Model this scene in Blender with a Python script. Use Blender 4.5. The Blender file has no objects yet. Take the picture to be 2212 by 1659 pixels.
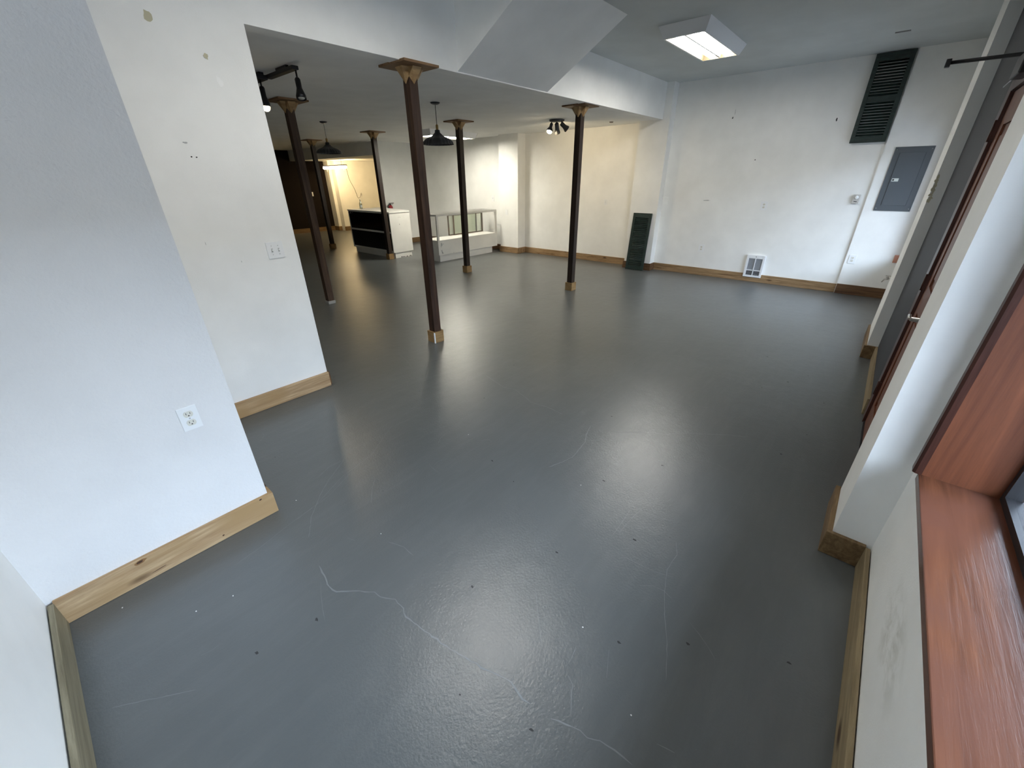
import bpy, bmesh, math, random
from mathutils import Vector, Matrix

C = bpy.context.scene
COL = C.collection
random.seed(7)
PI = math.pi

# ------------------------------------------------------------------ camera
W_PX, H_PX, F_PX = 2212, 1659, 873.95
yaw, pit, roll = 0.7130368594789416, 0.47016510599183353, -0.01065519108544543
cy_, sy_, cp_, sp_ = math.cos(yaw), math.sin(yaw), math.cos(pit), math.sin(pit)
fw = Vector((cy_*cp_, sy_*cp_, -sp_))
rt = Vector((sy_, -cy_, 0))
up = rt.cross(fw)
c_, s_ = math.cos(roll), math.sin(roll)
rt2 = c_*rt + s_*up
up2 = -s_*rt + c_*up
cam = bpy.data.cameras.new('camera')
cam.sensor_fit = 'HORIZONTAL'
cam.sensor_width = 36.0
cam.lens = F_PX/W_PX*36.0
cam.clip_start = 0.02
cam.clip_end = 200
camo = bpy.data.objects.new('camera', cam)
M = Matrix.Identity(4)
for i in range(3):
    M[i][0] = rt2[i]; M[i][1] = up2[i]; M[i][2] = -fw[i]
M[0][3], M[1][3], M[2][3] = 0.0, 0.0, 1.62
camo.matrix_world = M
COL.objects.link(camo)
C.camera = camo

# ------------------------------------------------------------------ world: overcast daylight
wd = bpy.data.worlds.new('overcast_sky')
C.world = wd
wd.use_nodes = True
nt = wd.node_tree
bg = nt.nodes['Background']
tc = nt.nodes.new('ShaderNodeTexCoord')
sx = nt.nodes.new('ShaderNodeSeparateXYZ')
rp = nt.nodes.new('ShaderNodeValToRGB')
nt.links.new(tc.outputs['Generated'], sx.inputs[0])
nt.links.new(sx.outputs['Z'], rp.inputs[0])
nt.links.new(rp.outputs[0], bg.inputs['Color'])
rp.color_ramp.elements[0].position = 0.0
rp.color_ramp.elements[0].color = (0.66, 0.80, 0.99, 1)
rp.color_ramp.elements[1].position = 0.7
rp.color_ramp.elements[1].color = (0.64, 0.80, 1.0, 1)
bg.inputs['Strength'].default_value = 15.5

C.view_settings.view_transform = 'Standard'
C.view_settings.look = 'None'
C.view_settings.gamma = 1.0
C.view_settings.use_curve_mapping = False
C.view_settings.exposure = 0.50
try:
    C.cycles.use_denoising = True
    C.cycles.max_bounces = 10
    C.cycles.diffuse_bounces = 6
    C.cycles.transparent_max_bounces = 16
    C.cycles.sample_clamp_indirect = 6.0
except Exception:
    pass


def area(name, loc, rot, sx_, sy2, power, color, portal=False, spread=None):
    l = bpy.data.lights.new(name, 'AREA')
    l.shape = 'RECTANGLE'
    l.size, l.size_y = sx_, sy2
    l.energy = power
    l.color = color
    if spread:
        l.spread = spread
    o = bpy.data.objects.new(name, l)
    o.location = loc
    o.rotation_euler = rot
    COL.objects.link(o)
    if portal:
        try:
            l.cycles.is_portal = True
        except Exception:
            pass
    return o


# daylight portals in the real window and door openings (they guide sky sampling only)
HEAD = 2.05
area('daylight_portal', (0.8, -0.61, (0.6+HEAD)/2), (PI/2, 0, 0), 2.3, HEAD-0.6, 1, (1, 1, 1), portal=True)
area('daylight_portal', (6.9, -0.61, (0.6+HEAD)/2), (PI/2, 0, 0), 1.9, HEAD-0.6, 1, (1, 1, 1), portal=True)


# ------------------------------------------------------------------ materials
def new_mat(name):
    m = bpy.data.materials.new(name)
    m.use_nodes = True
    return m, m.node_tree, m.node_tree.nodes['Principled BSDF']


def N(nt, t, **kw):
    n = nt.nodes.new(t)
    for k, v in kw.items():
        setattr(n, k, v)
    return n


def coords(nt, scale=(1, 1, 1), kind='Object'):
    t = N(nt, 'ShaderNodeTexCoord')
    mp = N(nt, 'ShaderNodeMapping')
    mp.inputs['Scale'].default_value = scale
    nt.links.new(t.outputs[kind], mp.inputs[0])
    return mp.outputs[0]


def noise(nt, vec, scale, detail=4, rough=0.55, dist=0.0):
    n = N(nt, 'ShaderNodeTexNoise')
    n.inputs['Scale'].default_value = scale
    n.inputs['Detail'].default_value = detail
    n.inputs['Roughness'].default_value = rough
    n.inputs['Distortion'].default_value = dist
    nt.links.new(vec, n.inputs['Vector'])
    return n.outputs['Fac']


def ramp(nt, fac, stops):
    r = N(nt, 'ShaderNodeValToRGB')
    e = r.color_ramp.elements
    while len(e) < len(stops):
        e.new(0.5)
    for i, (p, c) in enumerate(stops):
        e[i].position = p
        e[i].color = (*c, 1) if len(c) == 3 else c
    nt.links.new(fac, r.inputs[0])
    return r.outputs[0]


def mixc(nt, fac, a, b, mode='MIX'):
    m = N(nt, 'ShaderNodeMix', data_type='RGBA', blend_type=mode)
    for sock, v in ((m.inputs[0], fac), (m.inputs[6], a), (m.inputs[7], b)):
        if hasattr(v, 'is_output'):
            nt.links.new(v, sock)
        else:
            sock.default_value = v if isinstance(v, (int, float)) else ((*v, 1) if len(v) == 3 else v)
    return m.outputs[2]


def bump(nt, b, h, strength, dist=0.01):
    n = N(nt, 'ShaderNodeBump')
    n.inputs['Strength'].default_value = strength
    n.inputs['Distance'].default_value = dist
    nt.links.new(h, n.inputs['Height'])
    nt.links.new(n.outputs[0], b.inputs['Normal'])


def plain(name, col, rough=0.5, metal=0.0, spec=0.5):
    m, nt, b = new_mat(name)
    b.inputs['Base Color'].default_value = (*col, 1)
    b.inputs['Roughness'].default_value = rough
    b.inputs['Metallic'].default_value = metal
    b.inputs['Specular IOR Level'].default_value = spec
    return m


def paint(name, col, rough=0.7, peel=0.12, scale=140, mottle=0.04, spec=0.3):
    m, nt, b = new_mat(name)
    v = coords(nt)
    n1 = noise(nt, v, 2.2, 5)
    c0 = tuple(x*(1-mottle) for x in col)
    c1 = tuple(min(1, x*(1+mottle)) for x in col)
    nt.links.new(ramp(nt, n1, [(0.35, c0), (0.65, c1)]), b.inputs['Base Color'])
    b.inputs['Roughness'].default_value = rough
    b.inputs['Specular IOR Level'].default_value = spec
    n2 = noise(nt, v, scale, 3, 0.6)
    bump(nt, b, n2, peel, 0.004)
    return m


def wood(name, light, dark, axis='X', knots=True, rough=0.6, scale=1.0, knotcol=(0.05, 0.022, 0.008), grain=0.6, spec=0.3, warm=None):
    """Grain stretched along the board's own long axis."""
    m, nt, b = new_mat(name)
    s = {'X': (0.9, 14, 14), 'Y': (14, 0.9, 14), 'Z': (14, 14, 0.9)}[axis]
    s = tuple(k*scale for k in s)
    v = coords(nt, s)
    g = noise(nt, v, 1.6, 6, 0.62, 0.9)
    base = ramp(nt, g, [(0.30, dark), (0.5, tuple((a+c)/2 for a, c in zip(light, dark))), (0.68, light)])
    fine = noise(nt, v, 7.0, 5, 0.7, 0.3)
    base = mixc(nt, grain, base, ramp(nt, fine, [(0.35, (0.62, 0.60, 0.57)), (0.62, (1, 1, 1))]), 'MULTIPLY')
    if warm:
        big = noise(nt, coords(nt, (2, 2, 2)), 1.3, 2)
        base = mixc(nt, ramp(nt, big, [(0.42, (0, 0, 0)), (0.62, (1, 1, 1))]), base, warm)
    if knots:
        sk = {'X': (2.4, 7, 7), 'Y': (7, 2.4, 7), 'Z': (7, 7, 2.4)}[axis]
        vk = coords(nt, tuple(k*scale for k in sk))
        vo = N(nt, 'ShaderNodeTexVoronoi')
        vo.inputs['Scale'].default_value = 1.0
        nt.links.new(vk, vo.inputs['Vector'])
        kf = ramp(nt, vo.outputs['Distance'], [(0.06, (1, 1, 1)), (0.16, (0, 0, 0))])
        base = mixc(nt, kf, base, knotcol)
    nt.links.new(base, b.inputs['Base Color'])
    b.inputs['Roughness'].default_value = rough
    b.inputs['Specular IOR Level'].default_value = spec
    bump(nt, b, fine, 0.25, 0.002)
    return m


def glow(name, col, strength, base=(1, 1, 1)):
    m, nt, b = new_mat(name)
    b.inputs['Base Color'].default_value = (*base, 1)
    b.inputs['Emission Color'].default_value = (*col, 1)
    b.inputs['Emission Strength'].default_value = strength
    return m


def glass(name, tint=(1, 1, 1), refl=0.09):
    m = bpy.data.materials.new(name)
    m.use_nodes = True
    nt = m.node_tree
    nt.nodes.clear()
    out = N(nt, 'ShaderNodeOutputMaterial')
    tr = N(nt, 'ShaderNodeBsdfTransparent')
    tr.inputs[0].default_value = (*tint, 1)
    gl = N(nt, 'ShaderNodeBsdfGlossy')
    gl.inputs['Roughness'].default_value = 0.03
    lw = N(nt, 'ShaderNodeLayerWeight')
    lw.inputs[0].default_value = 0.2
    mt = N(nt, 'ShaderNodeMath', operation='MULTIPLY')
    mt.inputs[1].default_value = 0.6
    ad = N(nt, 'ShaderNodeMath', operation='ADD')
    ad.inputs[1].default_value = refl*0.4
    nt.links.new(lw.outputs['Fresnel'], mt.inputs[0])
    nt.links.new(mt.outputs[0], ad.inputs[0])
    mx = N(nt, 'ShaderNodeMixShader')
    nt.links.new(ad.outputs[0], mx.inputs[0])
    nt.links.new(tr.outputs[0], mx.inputs[1])
    nt.links.new(gl.outputs[0], mx.inputs[2])
    nt.links.new(mx.outputs[0], out.inputs[0])
    return m


MAT = {}
MAT['wall'] = paint('white_wall_paint', (0.85, 0.85, 0.825), 0.62, 0.14, 130)
MAT['wall_rough'] = paint('knockdown_wall_paint', (0.745, 0.735, 0.725), 0.62, 0.5, 75)
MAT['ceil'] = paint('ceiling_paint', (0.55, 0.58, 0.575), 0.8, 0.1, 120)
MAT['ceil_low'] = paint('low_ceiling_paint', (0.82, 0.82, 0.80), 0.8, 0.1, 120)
MAT['dark_brown_wall'] = paint('dark_brown_wall_paint', (0.013, 0.0095, 0.0085), 0.85, 0.1, spec=0.1)
MAT['slate_wall'] = paint('slate_wall_paint', (0.040, 0.043, 0.050), 0.6, 0.1)
MAT['pine'] = wood('pale_pine', (0.60, 0.43, 0.25), (0.31, 0.185, 0.09), 'X', warm=(0.37, 0.235, 0.11))
MAT['pine_y'] = wood('pale_pine_along_y', (0.30, 0.265, 0.18), (0.17, 0.145, 0.09), 'Y')
MAT['pine_grey'] = wood('weathered_pine', (0.36, 0.28, 0.165), (0.19, 0.14, 0.075), 'X')
MAT['oak_y'] = wood('tan_stained_pine', (0.42, 0.28, 0.15), (0.17, 0.095, 0.04), 'Y', scale=1.2)
MAT['oak_x'] = wood('tan_stained_pine_along_x', (0.26, 0.17, 0.085), (0.12, 0.07, 0.03), 'X', scale=1.2)
MAT['oak_dark'] = wood('dark_stained_pine', (0.20, 0.11, 0.05), (0.07, 0.033, 0.018), 'Y', scale=1.2)
MAT['post'] = wood('dark_stained_post', (0.042, 0.024, 0.015), (0.009, 0.0055, 0.004), 'Z', knotcol=(0.008, 0.004, 0.003), rough=0.45, spec=0.4)
MAT['post_faded'] = wood('faded_brown_post', (0.105, 0.066, 0.044), (0.035, 0.021, 0.014), 'Z', knotcol=(0.02, 0.011, 0.008), rough=0.6)
MAT['post_brown'] = wood('brown_stained_post', (0.085, 0.046, 0.030), (0.012, 0.007, 0.005), 'Z', knotcol=(0.012, 0.006, 0.004), rough=0.5)
MAT['plywood'] = wood('tan_plywood', (0.46, 0.31, 0.15), (0.30, 0.18, 0.08), 'X', knots=False)
MAT['plywood_dark'] = wood('brown_plywood', (0.30, 0.18, 0.09), (0.15, 0.08, 0.04), 'X', knots=False)
MAT['trimblock'] = wood('tan_block', (0.40, 0.26, 0.12), (0.25, 0.15, 0.06), 'X', knots=False)
MAT['sill'] = wood('mahogany_sill', (0.165, 0.062, 0.030), (0.075, 0.026, 0.013), 'X', knots=False, rough=0.22, spec=0.55, grain=0.35, scale=0.7, warm=(0.12, 0.048, 0.030))
MAT['jamb'] = wood('mahogany_jamb', (0.20, 0.068, 0.032), (0.11, 0.036, 0.018), 'Z', knots=False, rough=0.38, grain=0.35, scale=0.7)
MAT['trim_dark'] = wood('dark_mahogany', (0.085, 0.032, 0.022), (0.04, 0.015, 0.011), 'Z', knots=False, rough=0.35)
MAT['door_wood'] = wood('red_brown_door', (0.22, 0.075, 0.035), (0.11, 0.036, 0.018), 'Z', knots=False, rough=0.4)
MAT['black_frame'] = plain('black_frame', (0.018, 0.018, 0.02), 0.4)
MAT['black_metal'] = plain('black_metal', (0.014, 0.014, 0.016), 0.42, 0.3)
MAT['white_plastic'] = plain('white_plastic', (0.82, 0.83, 0.83), 0.35)
MAT['cream_plastic'] = plain('cream_plastic', (0.70, 0.68, 0.60), 0.4)
MAT['slot'] = plain('dark_slot', (0.02, 0.02, 0.02), 0.6)
MAT['screw'] = plain('screw_metal', (0.45, 0.45, 0.45), 0.35, 0.8)
MAT['white_metal'] = plain('white_enamel', (0.80, 0.81, 0.82), 0.35)
MAT['grille'] = plain('grey_grille', (0.42, 0.44, 0.47), 0.5)
MAT['panel_grey'] = plain('grey_enamel', (0.085, 0.097, 0.108), 0.45)
MAT['panel_line'] = plain('dark_seam', (0.03, 0.035, 0.04), 0.5)
MAT['label_white'] = plain('pale_sticker', (0.62, 0.66, 0.62), 0.5)
MAT['silver'] = plain('brushed_silver', (0.55, 0.53, 0.50), 0.3, 0.9)
MAT['white_laminate'] = paint('scuffed_white_laminate', (0.80, 0.79, 0.75), 0.35, 0.03, 60, 0.05, 0.5)
MAT['black_glass'] = plain('black_glass', (0.004, 0.003, 0.003), 0.08, 0, 0.5)
MAT['brown_trim'] = plain('brown_aluminium', (0.13, 0.085, 0.055), 0.35, 0.3)
MAT['glass'] = glass('clear_glass')
MAT['glass_green'] = glass('greenish_glass', (0.93, 0.96, 0.90), 0.3)
MAT['bottle_glass'] = glass('bottle_glass', (0.72, 0.78, 0.74), 0.5)
MAT['red'] = plain('red_enamel', (0.24, 0.008, 0.014), 0.3)
MAT['black_plastic'] = plain('black_plastic', (0.012, 0.012, 0.012), 0.4)
MAT['pewter'] = plain('ribbed_pewter', (0.055, 0.058, 0.062), 0.38, 0.6)
MAT['brass'] = plain('aged_brass', (0.30, 0.19, 0.07), 0.35, 0.8)
MAT['cord_dark'] = plain('dark_cord', (0.02, 0.02, 0.02), 0.6)
MAT['cord_brown'] = plain('brown_cord', (0.10, 0.07, 0.035), 0.6)
MAT['grey_metal'] = plain('satin_grey_metal', (0.07, 0.07, 0.072), 0.45, 0.5)
MAT['concrete'] = paint('concrete', (0.34, 0.34, 0.32), 0.85, 0.3, 60)
MAT['sidewalk'] = paint('pavement', (0.13, 0.13, 0.135), 0.9, 0.2, 30)
MAT['street_wall'] = paint('far_building', (0.17, 0.138, 0.10), 0.9, 0.1, 5)
MAT['canopy'] = plain('dark_canopy', (0.05, 0.05, 0.055), 0.8)
MAT['mark_dark'] = plain('dark_mark', (0.03, 0.03, 0.03), 0.8)
MAT['mark_grey'] = plain('grey_scuff', (0.45, 0.46, 0.45), 0.8)
MAT['mark_tan'] = plain('tan_stain', (0.50, 0.47, 0.33), 0.7)
MAT['mark_white'] = plain('white_patch', (0.90, 0.90, 0.88), 0.8)
MAT['spackle'] = plain('chipped_plaster', (0.62, 0.58, 0.42), 0.8)
MAT['terracotta'] = plain('salmon_brick', (0.50, 0.24, 0.17), 0.8)
MAT['crack'] = plain('floor_crack', (0.20, 0.21, 0.21), 0.45)
MAT['crack_dark'] = plain('floor_chip', (0.035, 0.035, 0.035), 0.7)
MAT['fleck'] = plain('white_fleck', (0.8, 0.8, 0.78), 0.7)


def shutter_mat():
    m, nt, b = new_mat('distressed_green_paint')
    v = coords(nt, (3, 3, 20))
    n1 = noise(nt, v, 2.0, 6, 0.7, 0.5)
    c = ramp(nt, n1, [(0.35, (0.006, 0.014, 0.012)), (0.60, (0.016, 0.034, 0.029)), (0.70, (0.05, 0.085, 0.075)), (0.80, (0.13, 0.17, 0.155))])
    nt.links.new(c, b.inputs['Base Color'])
    b.inputs['Roughness'].default_value = 0.5
    return m


MAT['shutter'] = shutter_mat()


def floor_mat():
    m, nt, b = new_mat('grey_floor_paint')
    v = coords(nt)
    n1 = noise(nt, v, 0.8, 6, 0.6, 0.4)
    c = ramp(nt, n1, [(0.3, (0.080, 0.088, 0.088)), (0.7, (0.102, 0.110, 0.110))])
    vs = coords(nt, (1.0, 6.0, 1.0))
    st = noise(nt, vs, 2.5, 6, 0.7, 0.6)
    c = mixc(nt, ramp(nt, st, [(0.45, (0, 0, 0)), (0.85, (0.35, 0.35, 0.35))]), c, (0.15, 0.158, 0.155))
    sp = noise(nt, v, 160, 2, 0.5)
    c = mixc(nt, ramp(nt, sp, [(0.70, (0, 0, 0)), (0.78, (0.45, 0.45, 0.45))]), c, (0.17, 0.18, 0.18))
    nt.links.new(c, b.inputs['Base Color'])
    rr = noise(nt, v, 3.5, 3, 0.5)
    mr = N(nt, 'ShaderNodeMapRange')
    mr.inputs['To Min'].default_value = 0.285
    mr.inputs['To Max'].default_value = 0.33
    nt.links.new(rr, mr.inputs['Value'])
    nt.links.new(mr.outputs[0], b.inputs['Roughness'])
    b.inputs['Specular IOR Level'].default_value = 0.95
    n2 = noise(nt, v, 95, 4, 0.6)
    n3 = noise(nt, v, 9, 3, 0.5)
    ad = N(nt, 'ShaderNodeMath', operation='MULTIPLY_ADD')
    nt.links.new(n3, ad.inputs[0])
    ad.inputs[1].default_value = 1.6
    nt.links.new(n2, ad.inputs[2])
    bump(nt, b, ad.outputs[0], 0.20, 0.006)
    return m


MAT['floor'] = floor_mat()


# ------------------------------------------------------------------ mesh helpers
class MB:
    def __init__(self):
        self.bm = bmesh.new()
        self.mats = []
        self.cur = 0

    def use(self, m):
        if m not in self.mats:
            self.mats.append(m)
        self.cur = self.mats.index(m)
        return self

    def _new(self, verts, faces, smooth=False):
        vs = [self.bm.verts.new(v) for v in verts]
        for f in faces:
            try:
                fc = self.bm.faces.new([vs[i] for i in f])
                fc.material_index = self.cur
                fc.smooth = smooth
            except ValueError:
                pass
        return vs

    def box(self, x0, y0, z0, x1, y1, z1, bev=0.0):
        x0, x1 = sorted((x0, x1)); y0, y1 = sorted((y0, y1)); z0, z1 = sorted((z0, z1))
        v = [(x0, y0, z0), (x1, y0, z0), (x1, y1, z0), (x0, y1, z0), (x0, y0, z1), (x1, y0, z1), (x1, y1, z1), (x0, y1, z1)]
        f = [(0, 3, 2, 1), (4, 5, 6, 7), (0, 1, 5, 4), (1, 2, 6, 5), (2, 3, 7, 6), (3, 0, 4, 7)]
        vs = self._new(v, f)
        if bev > 0:
            es = set()
            for a in vs:
                for e in a.link_edges:
                    es.add(e)
            r = bmesh.ops.bevel(self.bm, geom=list(es), offset=bev, segments=2, affect='EDGES', profile=0.6)
            for fc in r['faces']:
                fc.material_index = self.cur
        return self

    def prism(self, poly, z0, z1, axis='Z'):
        n = len(poly)
        def P(a, b, h):
            return {'Z': (a, b, h), 'X': (h, a, b), 'Y': (a, h, b)}[axis]
        v = [P(a, b, z0) for a, b in poly] + [P(a, b, z1) for a, b in poly]
        f = [tuple(range(n-1, -1, -1)), tuple(range(n, 2*n))]
        f += [(i, (i+1) % n, n+(i+1) % n, n+i) for i in range(n)]
        self._new(v, f)
        return self

    def poly(self, pts):
        self._new(pts, [tuple(range(len(pts)))])
        return self

    def disc(self, c, u, v, ru, rv, n=14, wob=0.0):
        c, u, v = Vector(c), Vector(u), Vector(v)
        pts = []
        for i in range(n):
            k = 1 + (random.uniform(-wob, wob) if wob else 0)
            a = 2*PI*i/n
            pts.append(c + u*(ru*k*math.cos(a)) + v*(rv*k*math.sin(a)))
        self._new(pts, [tuple(range(n))])
        return self

    def tube(self, pts, r, n=10, caps=True):
        pts = [Vector(p) for p in pts]
        rs = r if isinstance(r, (list, tuple)) else [r]*len(pts)
        rings = []
        ref = None
        for i, p in enumerate(pts):
            d = (pts[min(i+1, len(pts)-1)] - pts[max(i-1, 0)]).normalized()
            if ref is None or abs(ref.dot(d)) > 0.95:
                ref = Vector((0, 0, 1)) if abs(d.z) < 0.9 else Vector((1, 0, 0))
            a = d.cross(ref).normalized()
            b = d.cross(a).normalized()
            rings.append([self.bm.verts.new(p + a*(rs[i]*math.cos(2*PI*k/n)) + b*(rs[i]*math.sin(2*PI*k/n))) for k in range(n)])
        for i in range(len(rings)-1):
            for k in range(n):
                fc = self.bm.faces.new((rings[i][k], rings[i][(k+1) % n], rings[i+1][(k+1) % n], rings[i+1][k]))
                fc.material_index = self.cur
                fc.smooth = True
        if caps:
            for ring in (rings[0][::-1], rings[-1]):
                fc = self.bm.faces.new(ring)
                fc.material_index = self.cur
        return self

    def lathe(self, prof, c=(0, 0, 0), n=28, flute=0, fl=0.0, caps=(False, False)):
        rings = []
        for (r, z) in prof:
            ring = []
            for k in range(n):
                a = 2*PI*k/n
                rr = r*(1 + (fl*math.cos(flute*a) if flute else 0))
                ring.append(self.bm.verts.new((c[0]+rr*math.cos(a), c[1]+rr*math.sin(a), c[2]+z)))
            rings.append(ring)
        for i in range(len(rings)-1):
            for k in range(n):
                fc = self.bm.faces.new((rings[i][k], rings[i][(k+1) % n], rings[i+1][(k+1) % n], rings[i+1][k]))
                fc.material_index = self.cur
                fc.smooth = True
        for i, ring in ((0, rings[0]), (1, rings[-1])):
            if caps[i]:
                fc = self.bm.faces.new(ring)
                fc.material_index = self.cur
        return self

    def xform(self, mat):
        bmesh.ops.transform(self.bm, matrix=mat, verts=self.bm.verts)
        return self

    def build(self, name, mat=None, parent=None, recalc=True):
        if recalc:
            bmesh.ops.recalc_face_normals(self.bm, faces=self.bm.faces)
        me = bpy.data.meshes.new(name)
        self.bm.to_mesh(me)
        self.bm.free()
        if mat is not None:
            me.materials.append(MAT[mat] if isinstance(mat, str) else mat)
        for k in self.mats:
            me.materials.append(MAT[k])
        o = bpy.data.objects.new(name, me)
        COL.objects.link(o)
        if parent is not None:
            o.parent = parent
        return o


def tag(o, label, cat, group=None):
    o['label'] = label
    o['category'] = cat
    if group:
        o['group'] = group
    return o


def thing(name, label, cat, loc=(0, 0, 0), rot=(0, 0, 0), group=None):
    o = bpy.data.objects.new(name, None)
    o.empty_display_size = 0.1
    COL.objects.link(o)
    o.location = loc
    o.rotation_euler = rot
    return tag(o, label, cat, group)


def struct(name, mb, mat=None, label=None):
    o = mb.build(name, mat)
    o['kind'] = 'structure'
    if label:
        o['label'] = label
    return o


def B(*a, bev=0.0):
    return MB().box(*a, bev=bev)


def dup(root, loc, label, rotz=None, group=None):
    r = root.copy()
    COL.objects.link(r)
    r.location = loc
    if rotz is not None:
        r.rotation_euler = (0, 0, rotz)
    r['label'] = label
    if group:
        r['group'] = group
    for ch in list(root.children):
        c = ch.copy()
        COL.objects.link(c)
        c.parent = r
        for g in list(ch.children):
            d = g.copy()
            COL.objects.link(d)
            d.parent = c
    return r


# ------------------------------------------------------------------ the setting
ZL, ZH = 2.485, 2.99      # low ceiling at the back, high ceiling at the front
YB = 3.325                # plane of recessed left wall and of the dropped beam

# floor with its cracks, scratches and chips
CR = [(7,[(0.396,1.556),(0.384,1.486),(0.371,1.413),(0.381,1.366),(0.436,1.304),(0.487,1.236),(0.492,1.194),(0.527,1.134),(0.524,1.075),(0.507,1.035),(0.517,0.972),(0.525,0.910),(0.535,0.845),(0.542,0.795),(0.554,0.736),(0.569,0.684),(0.577,0.640),(0.595,0.593),(0.606,0.542),(0.599,0.513),(0.592,0.479),(0.596,0.448)]),
(5,[(0.609,0.367),(0.630,0.321),(0.643,0.280),(0.641,0.251),(0.662,0.212),(0.670,0.167),(0.673,0.134),(0.672,0.108)]),
(5,[(2.389,2.384),(2.341,2.199),(2.315,2.101),(2.349,2.001),(2.300,1.849),(2.260,1.752),(2.285,1.607),(2.266,1.450)]),
(7,[(2.265,1.202),(2.146,1.166),(2.062,1.125),(1.960,1.111),(1.881,1.099),(1.779,1.119),(1.681,1.157)]),
(5,[(2.311,1.028),(2.368,0.940),(2.459,0.850),(2.502,0.739),(2.603,0.652),(2.658,0.566),(2.776,0.400),(2.839,0.286)]),
(3,[(1.613,0.328),(1.542,0.295),(1.429,0.299),(1.309,0.263),(1.209,0.222),(1.097,0.167),(0.973,0.122)]),
(4,[(0.758,0.401),(0.742,0.369),(0.712,0.355),(0.659,0.325)]),
(3,[(0.866,0.432),(0.829,0.425),(0.780,0.421)]),
(3,[(0.688,1.427),(0.718,1.343),(0.718,1.262)]),
(3,[(0.935,0.329),(0.891,0.310),(0.842,0.288)]),
(2,[(1.365,0.495),(1.373,0.397),(1.387,0.318),(1.408,0.262)]),
(3,[(0.918,1.901),(0.862,1.846),(0.786,1.737)]),
(3,[(0.891,2.222),(0.730,2.108),(0.632,2.021),(0.516,1.887),(0.443,1.761)]),
(4,[(2.185,3.437),(2.135,3.240),(2.052,3.028)]),
(2,[(1.329,2.328),(1.037,2.131),(0.791,2.071),(0.579,1.959),(0.455,1.932)]),
(3,[(2.086,1.119),(2.138,1.071),(2.188,1.020)]),
(3,[(0.891,2.222),(0.790,2.224),(0.694,2.179)]),
(4,[(0.773,0.071),(0.781,0.041),(0.787,0.019)]),
(3,[(-0.349,1.544),(-0.287,1.499),(-0.215,1.443),(-0.141,1.386)]),
(2,[(-0.093,1.510),(-0.055,1.500),(-0.028,1.505)]),
(2,[(0.861,2.073),(0.659,1.973),(0.447,1.935),(0.257,1.885),(0.141,1.867)])]
DK = [(1.492, 0.491), (1.325, -0.204), (0.985, 0.314), (1.151, 0.107), (4.532, 0.705), (4.502, 0.5), (3.985, 0.236), (2.761, 0.075), (2.153, 0.619), (1.493, 0.489), (1.789, 0.829), (1.5, 1.473), (2.479, 1.148), (0.049, 1.357), (0.262, 1.309), (0.784, 0.924), (1.179, 0.745), (0.542, 0.4)]
WH = [(0.945, 0.453), (0.792, 0.169), (1.667, 0.913), (0.521, 2.08), (1.612, 1.808), (0.521, 2.082), (0.076, 1.695), (-0.251, 1.997), (-0.051, 1.735), (0.694, 1.5)]
fm = MB().use('floor').box(-2.0, -0.75, -0.1, 10.0, 15.6, 0.0)


def ribbon(mb, pts, w, z, jag=0.25):
    # resample, jitter, lay a thin flat strip
    P = []
    for (a, b) in zip(pts[:-1], pts[1:]):
        L = math.hypot(b[0]-a[0], b[1]-a[1])
        k = max(1, int(L/0.018))
        for i in range(k):
            t = i/k
            P.append((a[0]+(b[0]-a[0])*t, a[1]+(b[1]-a[1])*t))
    P.append(pts[-1])
    Q = [(x+random.gauss(0, w*jag), y+random.gauss(0, w*jag)) for x, y in P]
    left, right = [], []
    for i, (x, y) in enumerate(Q):
        x0, y0 = Q[max(i-1, 0)]
        x1, y1 = Q[min(i+1, len(Q)-1)]
        d = math.hypot(x1-x0, y1-y0) or 1
        nx, ny = -(y1-y0)/d, (x1-x0)/d
        h = w*0.5*random.uniform(0.45, 1.15)*(0.35 if i in (0, len(Q)-1) else 1)
        left.append((x+nx*h, y+ny*h, z))
        right.append((x-nx*h, y-ny*h, z))
    for i in range(len(Q)-1):
        mb.poly([left[i], right[i], right[i+1], left[i+1]])


fm.use('crack')
for w, pts in CR:
    ribbon(fm, pts, w*0.0009, 0.0006)
for i in range(95):                      # fine scratches
    x, y = random.uniform(-0.2, 4.6), random.uniform(0.0, 4.2)
    if y > 2.0 and x < 0.5:
        continue
    a = random.uniform(0, PI)
    L = random.uniform(0.05, 0.28)
    cv = random.uniform(-0.9, 0.9)
    pts = [(x+L*t*math.cos(a+cv*t), y+L*t*math.sin(a+cv*t)) for t in (0, .33, .66, 1)]
    ribbon(fm, pts, 0.0018, 0.0005, 0.1)
fm.use('crack_dark')
for (x, y) in DK:
    fm.disc((x, y, 0.0008), (1, 0, 0), (0, 1, 0), 0.005, 0.008, 8, 0.4)
for i in range(45):
    x, y = random.uniform(0, 6.5), random.uniform(-0.1, 4.5)
    if y > 2.0 and x < 0.5:
        continue
    fm.disc((x, y, 0.0008), (1, 0, 0), (0, 1, 0), random.uniform(.002, .005), random.uniform(.002, .005), 7, 0.4)
fm.use('fleck')
for (x, y) in WH:
    fm.disc((x, y, 0.0009), (1, 0, 0), (0, 1, 0), 0.0026, 0.0036, 7, 0.3)
struct('floor', fm)

# ceilings
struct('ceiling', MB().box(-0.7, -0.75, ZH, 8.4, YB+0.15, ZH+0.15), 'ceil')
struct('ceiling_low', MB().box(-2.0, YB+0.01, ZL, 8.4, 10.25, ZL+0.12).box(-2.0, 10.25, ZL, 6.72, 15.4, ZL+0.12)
       .box(6.72, 10.25, 2.2, 10.0, 15.4, 2.3), 'ceil_low')
# sloped boxed-in soffit between the high ceiling and the beam
struct('ceiling_soffit', MB().prism([(2.37, ZH+0.02), (YB+0.02, ZH+0.02), (YB+0.02, ZL-0.008)], 3.14, 4.51, 'X'), 'wall')
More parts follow.
